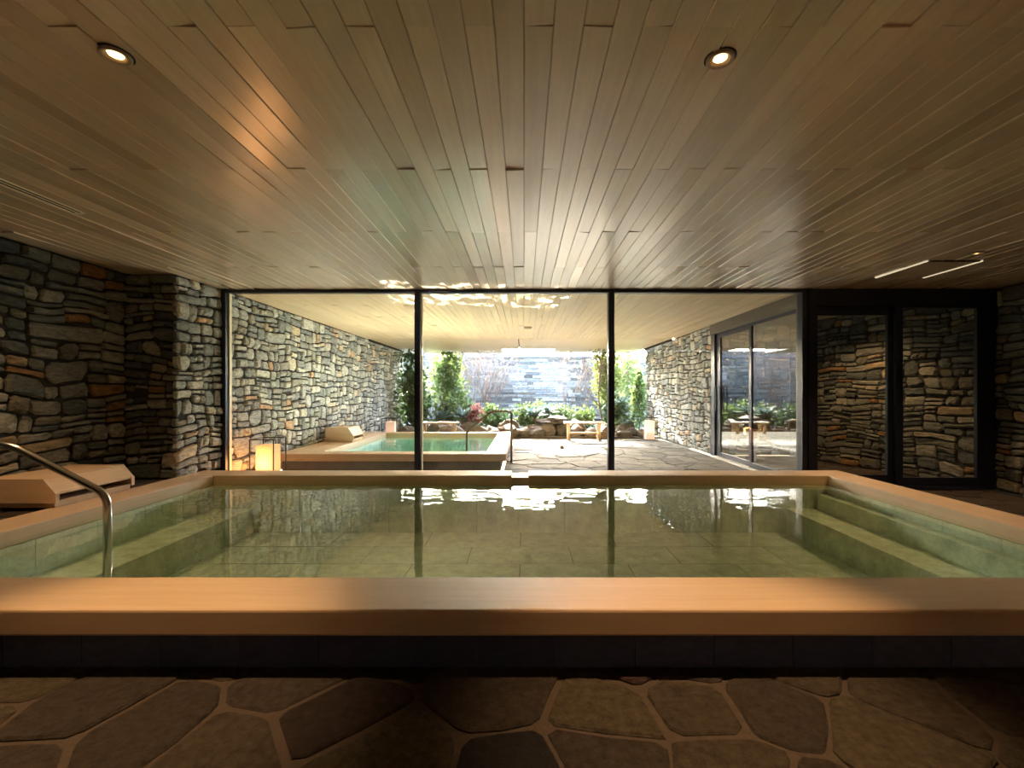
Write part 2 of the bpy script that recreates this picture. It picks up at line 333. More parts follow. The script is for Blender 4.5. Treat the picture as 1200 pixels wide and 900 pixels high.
# ------------------------------------------------------------------ rubble stone walls
def split_rect(rng, x0, y0, x1, y1, area, aspect, out):
    w_, h_ = x1-x0, y1-y0
    if w_*h_ < area*math.exp(rng.gauss(0, .5)) or (w_ < .13 and h_ < .09): out.append((x0, y0, x1, y1)); return
    f = rng.uniform(.34, .66)
    if w_/h_ > aspect*rng.uniform(.75, 1.6):
        m_ = x0+w_*f; split_rect(rng, x0, y0, m_, y1, area, aspect, out); split_rect(rng, m_, y0, x1, y1, area, aspect, out)
    else:
        m_ = y0+h_*f; split_rect(rng, x0, y0, x1, m_, area, aspect, out); split_rect(rng, x0, m_, x1, y1, area, aspect, out)
def stone_mesh_data(rng, rect, seed, warp, joint, L, H, proud):
    x0, y0, x1, y1 = rect; j = joint*rng.uniform(.6, 1.5)
    x0 += j; x1 -= j; y0 += j; y1 -= j
    w_, h_ = x1-x0, y1-y0
    if w_ < .03 or h_ < .025: return None
    P = []
    for cx, cy, sx, sy, first in ((x0,y0,1,1,0), (x1,y0,-1,1,1), (x1,y1,-1,-1,0), (x0,y1,1,-1,1)):
        c = min(w_, h_)*rng.uniform(.05, .5); d = min(w_, h_)*rng.uniform(.05, .42)
        a = (cx+sx*c, cy); b = (cx, cy+sy*d)
        P += [b, a] if not first else [a, b]
    # mid points on the long edges, pushed in or out a little
    P.insert(2, ((x0+x1)/2+rng.uniform(-.1,.1)*w_, y0+rng.uniform(-.2,.9)*j)); P.insert(7, ((x0+x1)/2+rng.uniform(-.1,.1)*w_, y1-rng.uniform(-.2,.9)*j))
    Q = []
    for x, y in P:
        n = noise.noise_vector(Vector((x*1.7, y*2.1, seed)))
        kx = min(1, max(0, min(x, L-x)*5)); ky = min(1, max(0, min(y, H-y)*6))
        Q.append(Vector((x+n.x*warp*kx, y+n.y*warp*ky)))
    c = sum(Q, Vector((0, 0)))/len(Q)
    pr = proud*rng.uniform(.35, 1.0); tx, ty = rng.uniform(-.06,.06), rng.uniform(-.06,.06)
    V = []; n = len(Q)
    for q in Q: V.append((q.x, q.y, -.02))
    for q in Q: V.append((q.x, q.y, pr*.62))
    ins = min(.022, .18*min(w_, h_))
    for q in Q:
        d = q-c; L_ = d.length; q2 = c+d*max(.3, (1-ins*rng.uniform(.6,1.6)/max(L_, .01)))
        V.append((q2.x, q2.y, pr+(q2.x-c.x)*tx+(q2.y-c.y)*ty+rng.uniform(-.006,.006)))
    V.append((c.x, c.y, pr+rng.uniform(-.004,.014)))
    Fs = []
    for i in range(n):
        k = (i+1) % n
        Fs += [[i, k, n+k, n+i], [n+i, n+k, 2*n+k, 2*n+i], [2*n+i, 2*n+k, 3*n]]
    return V, Fs, c
def rubble(parent, p0, u, nrm, L, H, area, aspect, m, seed, joint=.010, warp=.085, proud=.06, limit=300, course=(.26,.46), minpx=0):
    """fitted irregular stones on a vertical face; p0 lower left corner, u along, nrm outwards"""
    rng = random.Random(seed); rects = []; y = 0
    while y < H-.02:
        h_ = min(rng.uniform(*course), H-y)
        if H-y-h_ < .12: h_ = H-y
        x = 0
        while x < L-.02:
            w_ = min(rng.uniform(.45, 1.1), L-x)
            if L-x-w_ < .16: w_ = L-x
            split_rect(rng, x, y, x+w_, y+h_, area, aspect, rects); x += w_
        y += h_
    p0, u, nrm = Vector(p0), Vector(u), Vector(nrm); z = Vector((0,0,1))
    flip = u.cross(z).dot(nrm) < 0
    items = []
    for r in rects:
        d = stone_mesh_data(rng, r, seed, warp, joint, L, H, proud)
        if not d: continue
        V, Fs, c = d
        W = [p0+u*a+z*b+nrm*t for a, b, t in V]; cw = p0+u*c.x+z*c.y
        if flip: Fs = [f[::-1] for f in Fs]
        dist = max(.5, (cw-Vector((0,0,EYE))).length); px = 614+F*cw.x/max(cw.y, .1)
        vis = 1.0 if (cw.y > .8 and -60 < px < 1260) else .02
        items.append((vis*(r[2]-r[0])*(r[3]-r[1])/dist**2, W, Fs, cw))
    items.sort(key=lambda t: -t[0])
    for k, (s, W, Fs, cw) in enumerate(items[:limit]):
        mb = MB(); mb.v = [tuple(q-cw) for q in W]; mb.f = Fs
        mb.build('stone', m, parent, cw)
    rest = items[limit:]
    if rest:
        mb = MB()
        for s, W, Fs, cw in rest:
            b = len(mb.v); mb.v += [tuple(q) for q in W]; mb.f += [[b+i for i in f] for f in Fs]
        mb.build('small_stones', m, parent, kind='stuff')

# ------------------------------------------------------------------ irregular flagstones
def clip(poly, a, b, c):
    """keep a*x+b*y <= c"""
    out = []
    for i in range(len(poly)):
        p, q = poly[i], poly[(i+1) % len(poly)]
        dp, dq = a*p[0]+b*p[1]-c, a*q[0]+b*q[1]-c
        if dp <= 0: out.append(p)
        if dp*dq < 0:
            t = dp/(dp-dq); out.append((p[0]+(q[0]-p[0])*t, p[1]+(q[1]-p[1])*t))
    return out
def flags(parent, rects, step, m, seed, z=0.0, joint=.012, thick=.03, limit=300, stretch=1.25, far=None, rough=.004, name='flagstone'):
    rng = random.Random(seed); x0 = min(r[0] for r in rects)-1; x1 = max(r[1] for r in rects)+1; y0 = min(r[2] for r in rects)-1; y1 = max(r[3] for r in rects)+1
    pts = []; ny = int((y1-y0)/step)+1; nx = int((x1-x0)/(step*stretch))+1
    for i in range(ny):
        for k in range(nx):
            pts.append((x0+(k+.5*(i % 2)+rng.uniform(-.42,.42))*step*stretch, y0+(i+rng.uniform(-.42,.42))*step))
    items = []
    for r in rects:
        for p in pts:
            if not (r[0]-.6 < p[0] < r[1]+.6 and r[2]-.6 < p[1] < r[3]+.6): continue
            poly = [(r[0]+.004,r[2]+.004),(r[1]-.004,r[2]+.004),(r[1]-.004,r[3]-.004),(r[0]+.004,r[3]-.004)]
            jj = joint*rng.uniform(.5, 1.7)
            for q in pts:
                if q is p: continue
                dx, dy = q[0]-p[0], q[1]-p[1]; d = math.hypot(dx, dy)
                if d > 3.2*step*stretch or d < 1e-6: continue
                c = (dx*(p[0]+q[0])/2+dy*(p[1]+q[1])/2)/d-jj
                poly = clip(poly, dx/d, dy/d, c)
                if len(poly) < 3: break
            if len(poly) < 3: continue
            # drop tiny edges, cut the corners, roughen the outline
            n = len(poly); Q = []
            for i in range(n):
                a, b = Vector(poly[i]), Vector(poly[(i+1) % n])
                if (a-b).length < .03: Q.append((a+b)/2); continue
                Q += [a.lerp(b, .14), a.lerp(b, .86)] if (a-b).length < .3 else [a.lerp(b, .09), a.lerp(b, .5)+Vector((rng.uniform(-.012,.012), rng.uniform(-.012,.012))), a.lerp(b, .91)]
            if len(Q) < 4: continue
            ar = abs(sum(Q[i].x*Q[(i+1) % len(Q)].y-Q[(i+1) % len(Q)].x*Q[i].y for i in range(len(Q)))/2)
            if ar < .006: continue
            c = sum(Q, Vector((0,0)))/len(Q); dz = rng.uniform(-rough, rough)
            V = []; n = len(Q)
            for q in Q: V.append((q.x-c.x, q.y-c.y, -thick))
            for q in Q: V.append((q.x-c.x, q.y-c.y, dz-.007))
            for q in Q:
                d = q-c; q2 = d*(1-.012/max(.03, d.length)); V.append((q2.x, q2.y, dz+rng.uniform(-.002,.002)))
            Fs = []
            for i in range(n): k = (i+1) % n; Fs += [[i,k,n+k,n+i],[n+i,n+k,2*n+k,2*n+i]]
            Fs.append([2*n+i for i in range(n)])
            dist = math.hypot(c.x, c.y-0); px = 614+F*c.x/max(.3, c.y)
            items.append((ar/max(.3, dist)**3*(1 if (c.y > .9 and -80 < px < 1280) else .01), V, Fs, (c.x, c.y, z)))
    items.sort(key=lambda t: -t[0])
    for s, V, Fs, c in items[:limit]:
        mb = MB(); mb.v = V; mb.f = Fs; mb.build(name, m, parent, c)
    if len(items) > limit:
        mb = MB()
        for s, V, Fs, c in items[limit:]:
            b = len(mb.v); mb.v += [(v[0]+c[0], v[1]+c[1], v[2]+c[2]) for v in V]; mb.f += [[b+i for i in f] for f in Fs]
        mb.build('small_flagstones', m, parent, kind='stuff')

# ================================================================== THE SETTING
DW = 6.44                                   # depth of the glass front
def struct(o, label, cat): return tag(o, label, cat, kind='structure')
# floors (bases under the flagstones)
fl = MB().box(-4.9,6.8,-3.2,2.30,-.25,-.012).box(4.19,6.8,2.30,6.5,-.25,-.012).box(-4.9,4.19,6.04,6.5,-.25,-.012).build('floor', 'floor_mortar')
struct(fl, 'brown flagstone floor around the indoor bath', 'floor')
flags(fl, [(-4.86,6.6,.55,2.29), (4.19,6.6,2.29,6.40)], .36, 'floor_stone', 5, 0, .012, stretch=1.35)
fv = MB().box(4.0,6.9,6.5,9.9,-.25,-.012).build('floor_vestibule', 'floor_mortar'); struct(fv, 'brown flagstone floor of the glazed vestibule', 'floor')
flags(fv, [(4.12,6.5,6.56,9.75)], .34, 'floor_stone', 8, 0, .012, limit=60)
ft = MB().box(-4.6,4.06,6.5,7.70,-.25,-.012).box(-.36,4.06,7.70,13.5,-.25,-.012).box(-4.6,-.36,11.9,13.5,-.25,-.012).build('floor_terrace', 'terrace_mortar')
struct(ft, 'grey flagstone terrace beyond the glass front', 'floor')
flags(ft, [(-4.24,4.0,6.52,7.69), (-.36,4.0,7.69,13.4), (-4.24,-.36,11.9,13.4)], .42, 'terrace_stone', 21, 0, .012, rough=.007)
# ceilings
ce = MB().box(-5.2,6.95,-3.2,6.5,CEIL+.012,CEIL+.35).build('ceiling', 'ceiling'); struct(ce, 'low cedar board ceiling over the indoor bath', 'ceiling')
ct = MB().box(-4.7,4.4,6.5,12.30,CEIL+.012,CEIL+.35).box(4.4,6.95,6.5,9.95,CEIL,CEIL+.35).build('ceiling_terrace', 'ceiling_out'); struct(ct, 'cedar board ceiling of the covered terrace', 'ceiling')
BW = .118
board_cache = {}
def board(parent, k, y0, y1, m='ceiling'):
    y0 += .0012; y1 -= .0012
    key = (round(y1-y0, 3), m)
    if key not in board_cache:
        L = (y1-y0)/2; hw = BW/2-.0012; c = .003
        prof = [(-hw, .02), (-hw, c), (-hw+c, 0), (hw-c, 0), (hw, c), (hw, .02)]
        board_cache[key] = MB().prism(prof, -L, L, 'Y').mesh('board', m)
    o = bpy.data.objects.new('board', board_cache[key]); C.objects.link(o); o.parent = parent
    o.location = ((k+.5)*BW, (y0+y1)/2, CEIL-R.uniform(0,.0015)); o.rotation_euler = (R.gauss(0,.003), R.gauss(0,.03), 0)
def clipb(a, b, lo, hi): return (max(a, lo), min(b, hi))
for k in range(-41, 55):
    for j in range(-1, 3):
        y0 = 1.80+1.152*(2*j+(k % 2)); a, b = clipb(y0, y0+2.304, -.2, 6.42)
        if b-a > .05: board(ce, k, a, b)
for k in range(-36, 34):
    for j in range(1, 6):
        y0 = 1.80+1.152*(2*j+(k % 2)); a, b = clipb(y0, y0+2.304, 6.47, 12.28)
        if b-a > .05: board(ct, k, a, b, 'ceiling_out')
# canopy panels beyond the joint, with the notch that lets the sky in
cn = thing('canopy_soffit', 'flat pale wood soffit at the outer end of the terrace ceiling', 'ceiling', (0,0,0), kind='structure')
MB().prism([(-4.5,12.325),(-.165,12.325),(-.165,15.2),(-.75,15.2),(-.75,16.6),(-4.5,16.6)], CEIL, CEIL+.3).build('panel', 'canopy', cn)
MB().prism([(-.135,12.325),(4.05,12.325),(4.05,15.2),(3.83,16.6),(1.05,16.6),(1.05,15.2),(-.135,15.2)], CEIL, CEIL+.3).build('panel', 'canopy', cn)
MB().box(-4.5,4.05,12.28,12.33,CEIL+.05,CEIL+.3).box(-.17,-.13,12.3,15.19,CEIL+.05,CEIL+.28).build('shadow_gap', 'dark_gap', cn)
# dark shadow strips where the soffit meets the side walls
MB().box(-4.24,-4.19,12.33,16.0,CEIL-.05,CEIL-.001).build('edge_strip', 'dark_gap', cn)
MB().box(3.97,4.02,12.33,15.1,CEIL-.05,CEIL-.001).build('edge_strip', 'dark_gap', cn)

# walls
wl = MB().box(-5.2,-4.9,-3.2,6.6,0,CEIL+.01).build('wall_left', 'mortar'); struct(wl, 'shaded rubble stone wall on the left behind the water spout box', 'wall')
rubble(wl, (-4.9,1.4,.30), (0,1,0), (1,0,0), 4.16, CEIL-.30, .045, 2.1, 'shaded_stone', 3, limit=220)
wp = MB().box(-4.9,-4.28,5.60,6.6,0,CEIL+.01).build('wall_pier', 'mortar'); struct(wp, 'rubble stone pier at the left end of the glass front', 'wall')
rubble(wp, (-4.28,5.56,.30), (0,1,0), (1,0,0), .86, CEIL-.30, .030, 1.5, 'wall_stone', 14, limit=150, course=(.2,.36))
rubble(wp, (-4.9,5.60,.30), (1,0,0), (0,-1,0), .65, CEIL-.30, .032, 2.0, 'shaded_stone', 15, limit=150)  # front face of the same pier takes the shaded copy of the stone
wt = MB().box(-4.7,-4.28,6.6,16.05,0,CEIL+.01).build('wall_left_terrace', 'mortar'); struct(wt, 'long pale rubble stone wall left of the outdoor bath', 'wall')
rubble(wt, (-4.28,6.46,0), (0,1,0), (1,0,0), 9.55, CEIL, .042, 1.35, 'wall_stone', 24, limit=300)
wr = MB().box(4.09,4.5,9.86,15.1,0,CEIL+.01).build('wall_right_terrace', 'mortar'); struct(wr, 'pale rubble stone wall at the right of the terrace', 'wall')
rubble(wr, (4.09,15.12,0), (0,-1,0), (-1,0,0), 5.28, CEIL, .036, 1.3, 'wall_stone', 31, limit=300)
rubble(wr, (4.06,15.1,0), (1,0,0), (0,1,0), .44, CEIL, .06, 1.3, 'wall_stone', 32, limit=0)
wi = MB().box(6.64,6.95,-3.2,6.9,0,CEIL+.01).build('wall_right', 'mortar'); struct(wi, 'shaded rubble stone wall right of the sliding door', 'wall')
rubble(wi, (6.64,6.62,0), (0,-1,0), (-1,0,0), 3.6, CEIL, .045, 2.1, 'shaded_stone', 41, limit=120)
d = Vector((-.8, 3.2, 0)).normalized(); nn = Vector((-d.y, d.x, 0))
wv = MB().prism([(6.54,6.55),(6.54+d.x*3.35,6.55+d.y*3.35),(7.1,9.9),(7.1,6.55)], 0, CEIL).build('wall_vestibule', 'mortar'); struct(wv, 'shaded rubble stone wall seen through the sliding door', 'wall')
rubble(wv, (6.54,6.55,0), d, nn, 3.32, CEIL, .038, 2.1, 'shaded_stone', 51, limit=260)
wb2 = MB().box(4.09,5.8,9.84,9.95,0,CEIL).build('wall_vestibule_end', 'mortar'); struct(wb2, 'shaded stone end wall of the glazed vestibule', 'wall')
rubble(wb2, (4.09,9.84,0), (1,0,0), (0,-1,0), 1.65, CEIL, .05, 1.8, 'shaded_stone', 52, limit=80)
wk = MB().box(-5.2,6.95,-3.4,-3.1,0,CEIL).build('wall_back', 'rimx'); struct(wk, 'plain wood wall behind the viewer', 'wall')
# raised stone ledge behind the left rim
lg = MB().box(-4.9,-4.245,-3.1,5.6,-.2,.288).build('floor_ledge', 'floor_mortar'); struct(lg, 'raised flagstone ledge between left rim and stone wall', 'floor')
flags(lg, [(-4.86,-4.245,1.4,5.56)], .36, 'floor_stone', 61, .30, .010, thick=.02, limit=60)

# glass front
wn = thing('window_1', 'wide three pane glass front with slim black mullions', 'window', (0,0,0), kind='structure')
MB().box(-4.25,3.98,DW-.05,DW+.05,2.765,2.812).build('head_rail', 'frame', wn)
MB().box(-4.25,3.98,DW-.05,DW+.05,0,.06).build('sill_rail', 'frame', wn)
for x0, x1 in ((-4.25,-4.18), (-1.535,-1.452), (1.186,1.268), (3.90,3.975)):
    MB().box(x0,x1,DW-.07,DW+.05,.06,2.765).build('mullion', 'frame', wn)
    MB().box(x1,x1+.012,DW+.0,DW+.05,.06,2.765).build('mullion_edge', 'alu', wn)
for x0, x1 in ((-4.18,-1.535), (-1.44,1.186), (1.28,3.90)):
    MB().box(x0,x1,DW-.006,DW+.006,.06,2.765).build('pane', 'glass', wn)
# frontal sliding door to the vestibule
d1 = thing('door_1', 'black framed glass sliding door at the right of the glass front', 'door', (0,0,0), kind='structure')
MB().box(3.98,6.62,DW-.09,DW+.07,2.58,2.812).build('header', 'frame', d1)
MB().box(3.98,4.10,DW-.09,DW+.07,0,2.58).build('jamb', 'frame', d1); MB().box(6.44,6.62,DW-.09,DW+.07,0,2.58).build('jamb', 'frame', d1)
MB().box(4.10,6.44,DW-.09,DW+.07,0,.05).build('threshold', 'frame', d1)
def leaf(parent, x0, x1, y, zt, zb, sw):
    L = MB().box(x0,x0+sw,y-.022,y+.022,.05,2.58).box(x1-sw,x1,y-.022,y+.022,.05,2.58).box(x0+sw,x1-sw,y-.022,y+.022,zt,2.58).box(x0+sw,x1-sw,y-.022,y+.022,.05,zb).build('leaf_frame', 'frame', parent)
    MB().box(x0+sw,x1-sw,y-.004,y+.004,zb,zt).build('pane', 'glass', L)
    return L
l1 = leaf(d1, 4.06, 5.26, DW+.035, 2.455, .19, .10)
l2 = leaf(d1, 5.22, 6.46, DW-.035, 2.55, .165, .10)
MB().box(4.085,4.115,DW-.035,DW+.005,.95,1.45).build('handle', 'framegrey', l1)
# sliding door along the vestibule's side
d2 = thing('door_2', 'grey framed sliding glass door along the right of the terrace mirroring the garden', 'door', (0,0,0), kind='structure')
XD = 4.05
MB().box(XD-.05,XD+.10,6.52,9.80,2.59,2.812).build('header', 'framegrey', d2)
MB().box(XD-.02,XD+.08,9.62,9.80,0,2.59).build('jamb', 'frame', d2); MB().box(XD-.05,XD+.10,6.50,6.68,0,2.59).build('jamb', 'framegrey', d2)
MB().box(XD-.10,XD+.10,6.68,9.62,0,.03).build('sill', 'pale', d2)
def leaf2(x, y0, y1, near, farw, top):
    L = MB().box(x-.02,x+.02,y0,y0+near,.03,2.59).box(x-.02,x+.02,y1-farw,y1,.03,2.59).box(x-.02,x+.02,y0+near,y1-farw,top,2.59).box(x-.02,x+.02,y0+near,y1-farw,.03,.12).build('leaf_frame', 'frame', d2)
    MB().box(x-.004,x+.004,y0+near,y1-farw,.12,top).build('pane', 'glass_side', L); return L
la = leaf2(XD+.035, 8.02, 9.62, .07, .20, 2.50)
lb = leaf2(XD-.015, 6.66, 8.12, .05, .09, 2.54)
for x, y in ((XD-.035, 9.52), (XD+.0, 9.22)):
    MB().tube([(x,y,.97),(x,y,1.50)], .013, 8).tube([(x,y,1.0),(x+.06,y,1.0)], .008, 6).tube([(x,y,1.47),(x+.06,y,1.47)], .008, 6).build('handle', 'wire' if x > XD-.01 else 'steel', la)
for y, L, x in ((8.96,la,XD+.030), (8.32,la,XD+.030), (7.65,lb,XD-.020), (7.05,lb,XD-.020)):
    mb = MB(); mb.prism([(y+.018*math.cos(a*PI/5), 1.225+.018*math.sin(a*PI/5)) for a in range(10)], x-.002, x, 'X'); mb.build('safety_dot', 'white', L)
# garden back wall of stacked slate with a dark coping
GW = 20.0
gw = MB().box(-9,9.5,GW+.06,GW+.4,-.1,2.90).build('wall_garden', 'mortar'); struct(gw, 'pale stacked slate wall behind the garden', 'wall')
mb = MB(); mp_ = MB(); rng = random.Random(77); z = .2
while z < 2.86:
    h = min(rng.uniform(.06,.14), 2.88-z); x = -8.9+rng.uniform(0,.4)
    while x < 9.3:
        L = rng.uniform(.25,.95); t = rng.uniform(.02,.085)
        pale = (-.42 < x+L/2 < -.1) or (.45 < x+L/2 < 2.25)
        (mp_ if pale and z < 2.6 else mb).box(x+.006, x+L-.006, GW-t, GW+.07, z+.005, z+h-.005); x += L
    z += h
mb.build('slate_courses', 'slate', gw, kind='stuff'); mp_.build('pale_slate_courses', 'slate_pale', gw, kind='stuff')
MB().box(-9,9.5,GW-.12,GW+.45,2.88,2.96).build('coping', 'frame', gw)
tr = MB().box(-13,-.95,21.4,22.6,3.02,3.32).build('trim_1', 'eave'); struct(tr, 'wooden eave of the roof beyond the garden wall', 'eave')
gs = MB().box(-9,9.5,13.5,20.1,-.3,.04).build('ground_garden', 'soil'); struct(gs, 'dark soil of the planted garden', 'ground')

# ================================================================== THE BATHS
def bath(name, label, cat, x0, x1, y0, y1, depth, tile, tx, ty, mtile, mgrout, rim=.39, thick=.125, notch=None, plinth_tiles=True, left_wide=0, benches=False):
    """x0..x1, y0..y1: outer edges of the wooden rim"""
    t = thing(name, label, cat, (0,0,0))
    zb = RIM-thick; ix0, ix1, iy0, iy1 = x0+rim+left_wide, x1-rim, y0+rim, y1-rim
    MB().box(x0,x1,y0,iy0,zb,RIM,.012).build('front_rim', 'rimx', t)
    if notch:
        MB().box(x0,notch[0],iy1,y1,zb,RIM,.012).build('rear_rim', 'rimx', t); MB().box(notch[1],x1,iy1,y1,zb,RIM,.012).build('rear_rim', 'rimx', t)
        MB().box(notch[0]-.01,notch[1]+.01,iy1+.012,y1-.012,zb+.01,RIM-.028,.006).build('overflow_notch', 'rimx', t)
    else: MB().box(x0,x1,iy1,y1,zb,RIM,.012).build('rear_rim', 'rimx', t)
    MB().box(x0,ix0,iy0,iy1,zb,RIM,.012).build('left_rim', 'rimy', t); MB().box(ix1,x1,iy0,iy1,zb,RIM,.012).build('right_rim', 'rimy', t)
    # basin walls and floor bed
    zf = WATER-depth; b = .03
    MB().box(ix0-b,ix1+b,iy0-b,iy1+b,zf-.1,zf-.006).box(ix0-b,ix0,iy0,iy1,zf,zb).box(ix1,ix1+b,iy0,iy1,zf,zb).box(ix0-b,ix1+b,iy0-b,iy0,zf,zb).box(ix0-b,ix1+b,iy1,iy1+b,zf,zb).build('basin', mgrout, t)
    ny = max(1, round((iy1-iy0)/ty)); dy = (iy1-iy0)/ny; nx = max(1, round((ix1-ix0)/tx)); dx = (ix1-ix0)/nx
    tm = MB().box(-dx/2+.004,dx/2-.004,-dy/2+.004,dy/2-.004,-.02,0,.003).mesh('floor_tile', mtile)
    for j in range(ny):
        for i in range(-1, nx+1):
            cx = ix0+(i+.5+.5*(j % 2))*dx
            if cx-dx/2 < ix0-.001 or cx+dx/2 > ix1+.001:
                a, b2 = max(ix0, cx-dx/2), min(ix1, cx+dx/2)
                if b2-a < .1: continue
                MB().box(a-cx+.004,b2-cx-.004,-dy/2+.004,dy/2-.004,-.02,0,.003).build('floor_tile', mtile, t, (cx, iy0+(j+.5)*dy, zf)); continue
            o = bpy.data.objects.new('floor_tile', tm); C.objects.link(o); o.parent = t; o.location = (cx, iy0+(j+.5)*dy, zf)
    # tiled inner faces above and below the waterline
    hh = zb-zf
    for i in range(nx):
        MB().box(ix0+i*dx+.003,ix0+(i+1)*dx-.003,iy1-.012,iy1,zf,zb).build('wall_tile', mtile, t)
    for j in range(ny):
        MB().box(ix0,ix0+.012,iy0+j*dy+.003,iy0+(j+1)*dy-.003,zf,zb).build('wall_tile', mtile, t); MB().box(ix1-.012,ix1,iy0+j*dy+.003,iy0+(j+1)*dy-.003,zf,zb).build('wall_tile', mtile, t)
    # plinth under the rim, set back
    s = .10
    MB().box(x0+s,x1-s,y0+s,iy0-.03,0,zb).box(ix1+.03,x1-s,iy0-.03,iy1+.03,0,zb).box(x0+.002,ix0-.03,iy0-.03,iy1+.03,0,zb).box(x0+s,x1-s,iy1+.03,y1-.02,0,zb).build('plinth', 'plinth' if plinth_tiles else 'terrace_mortar', t)
    return t, (ix0, ix1, iy0, iy1, zf, zb)
b1, (ix0, ix1, iy0, iy1, zf, zb) = bath('indoor_bath', 'large indoor bath with broad pale wooden rim in front of the glass', 'bath', -4.24, 4.16, 2.153, 6.03, .62, 0, 1.15, .52, 'basin', 'basin_dark', notch=(-.155,.055))
for i in range(21):                          # black tiles facing the plinth
    MB().box(-4.13+i*.39, -4.13+(i+1)*.39-.004, 2.243, 2.2535, 0.004, zb-.002).build('plinth_tile', 'plinth', b1)
# underwater benches along the right and the left side
MB().box(ix1-.52,ix1-.012,iy0,iy1-.012,zf,zf+.30).build('underwater_bench', 'basin', b1)
MB().box(ix1-.14,ix1-.012,iy0,iy1-.012,zf+.30,zf+.48).build('underwater_bench', 'basin', b1)
MB().box(ix0+.012,ix0+.50,iy0,iy1-.012,zf,zf+.30).build('underwater_bench', 'basin', b1)
wt1 = MB(); wt1.v = [(ix0,iy0,0),(ix1,iy0,0),(ix1,iy1,0),(ix0,iy1,0)]; wt1.f = [[0,1,2,3]]
tag(wt1.build('water', 'water', None, (0,0,WATER)), 'clear greenish still water filling the indoor bath', 'water', kind='stuff')
b2, (ox0, ox1, oy0, oy1, ozf, ozb) = bath('outdoor_bath', 'outdoor bath with wooden rim and mint water on the terrace', 'bath', -4.205, -.30, 7.62, 11.93, .55, 0, .9, .6, 'mint', 'mint', rim=.36, plinth_tiles=False, left_wide=.34)
wt2 = MB(); wt2.v = [(ox0,oy0,0),(ox1,oy0,0),(ox1,oy1,0),(ox0,oy1,0)]; wt2.f = [[0,1,2,3]]
tag(wt2.build('water', 'water_out', None, (0,0,WATER)), 'bright mint water filling the outdoor bath', 'water', kind='stuff')

# ------------------------------------------------------------------ water spout boxes
def spout_box(label, loc, Lb, wd=.69, ht=.26):
    """x = 0 is the pool side face, the box runs to -x; y along its length"""
    t = thing('spout_box', label, 'spout', loc, group='water spout boxes on the bath rims')
    MB().box(-wd+.01,-.03,.02,Lb-.02,0,.05,.004).build('base_board', 'rimy', t)
    prof = [(-wd,.045),(0,.045),(0,.13),(-.115,ht),(-wd,ht)]
    for y0, y1 in ((0,.035), (Lb-.035,Lb)): MB().prism(prof, y0, y1, 'Y').build('end_panel', 'rimx', t)
    MB().box(-wd+.006,-.112,.036,Lb-.036,ht-.028,ht-.004,.002).build('top_board', 'rimy', t)
    MB().prism([(-.117,ht-.004),(-.012,.142),(-.012,.118),(-.125,ht-.03)], .036, Lb-.036, 'Y').build('sloping_board', 'rimy', t)
    MB().box(-.035,-.008,.036,Lb-.036,.046,.064,.002).build('lip_board', 'rimy', t)
    MB().box(-wd+.006,-wd+.03,.036,Lb-.036,.046,ht-.03).build('rear_board', 'rimy', t)
    MB().box(-.30,-.28,.036,Lb-.036,.046,ht-.03).build('inner_board', 'dark_gap', t)
    return t
spout_box('wooden spout box with sloping lid on the left rim of the indoor bath', (-4.16,4.04,RIM), .82)
spout_box('wooden spout box with sloping lid on the left rim of the outdoor bath', (-3.53,9.42,RIM), .62, .58, .30)

# ------------------------------------------------------------------ handrails
h1 = thing('handrail', 'polished steel handrail dipping into the indoor bath at left', 'handrail', (-2.93,3.2,0))
MB().tube(bend([(0,0,zf),(0,0,.64),(-.68,0,.99),(-1.10,0,.99),(-1.10,0,RIM)], .09, 8), .025, 16).build('tube', 'steel', h1, smooth=True)
MB().lathe([(.026,.012),(.055,.010),(.058,0)], 20).build('flange', 'steel', h1, (-1.10,0,RIM+.001), smooth=True)
h2 = thing('handrail', 'slim bronze handrail over the right rim of the outdoor bath', 'handrail', (-1.10,8.75,0))
MB().tube(bend([(0,0,ozf),(0,0,.62),(.48,0,1.0),(.86,0,1.0),(.86,0,0)], .08, 8), .021, 12).build('tube', 'bronze', h2, smooth=True)
MB().lathe([(.022,.012),(.05,.010),(.052,0)], 16).build('flange', 'bronze', h2, (.86,0,.002), smooth=True)

# ------------------------------------------------------------------ lanterns
def lantern(label, loc, mpaper, w_=.36, h_=.65, bw=.25, bh=.55, rz=0, power=0):
    t = thing('floor_lantern', label, 'lantern', loc, rz)
    fr = MB(); r = .007; a = w_/2
    for x in (-a, a):
        for y in (-a, a): fr.box(x-r,x+r,y-r,y+r,0,h_)
    for z in (r, h_-r):
        for s in (-a, a): fr.box(-a,a,s-r,s+r,z-r,z+r); fr.box(s-r,s+r,-a,a,z-r,z+r)
    fr.build('wire_frame', 'wire', t)
    b = bw/2; rng = random.Random(3)
    sh = MB().box(-b,b,-b,b,.012,bh,.006).build('paper_shade', mpaper, t)
    MB().box(-b-.003,b+.003,-b-.003,b+.003,.0,.014).build('shade_base', 'wire', t)
    if power:
        ld = bpy.data.lights.new('lantern_light', 'POINT'); ld.energy = power; ld.color = (1,.45,.16); ld.shadow_soft_size = .12
        lo = bpy.data.objects.new('lantern_light', ld); C.objects.link(lo); lo.parent = t; lo.location = (0,-b-.16,.28)
    return t
lantern('glowing orange paper lantern in black wire frame just beyond the glass at left', (-3.98,7.08,0), 'paper', power=2)
lantern('pale pink paper lantern behind the outdoor bath by the left wall', (-3.72,12.75,0), 'paper_dim', w_=.40)
lantern('white paper lantern in wire frame against the right terrace wall', (3.62,13.15,0), 'paper_dim', w_=.38)
lantern('glowing orange paper lantern on the indoor floor mirrored in the glass', (6.25,.45,0), 'paper', w_=.36, h_=.44, bh=.36, power=2.5)

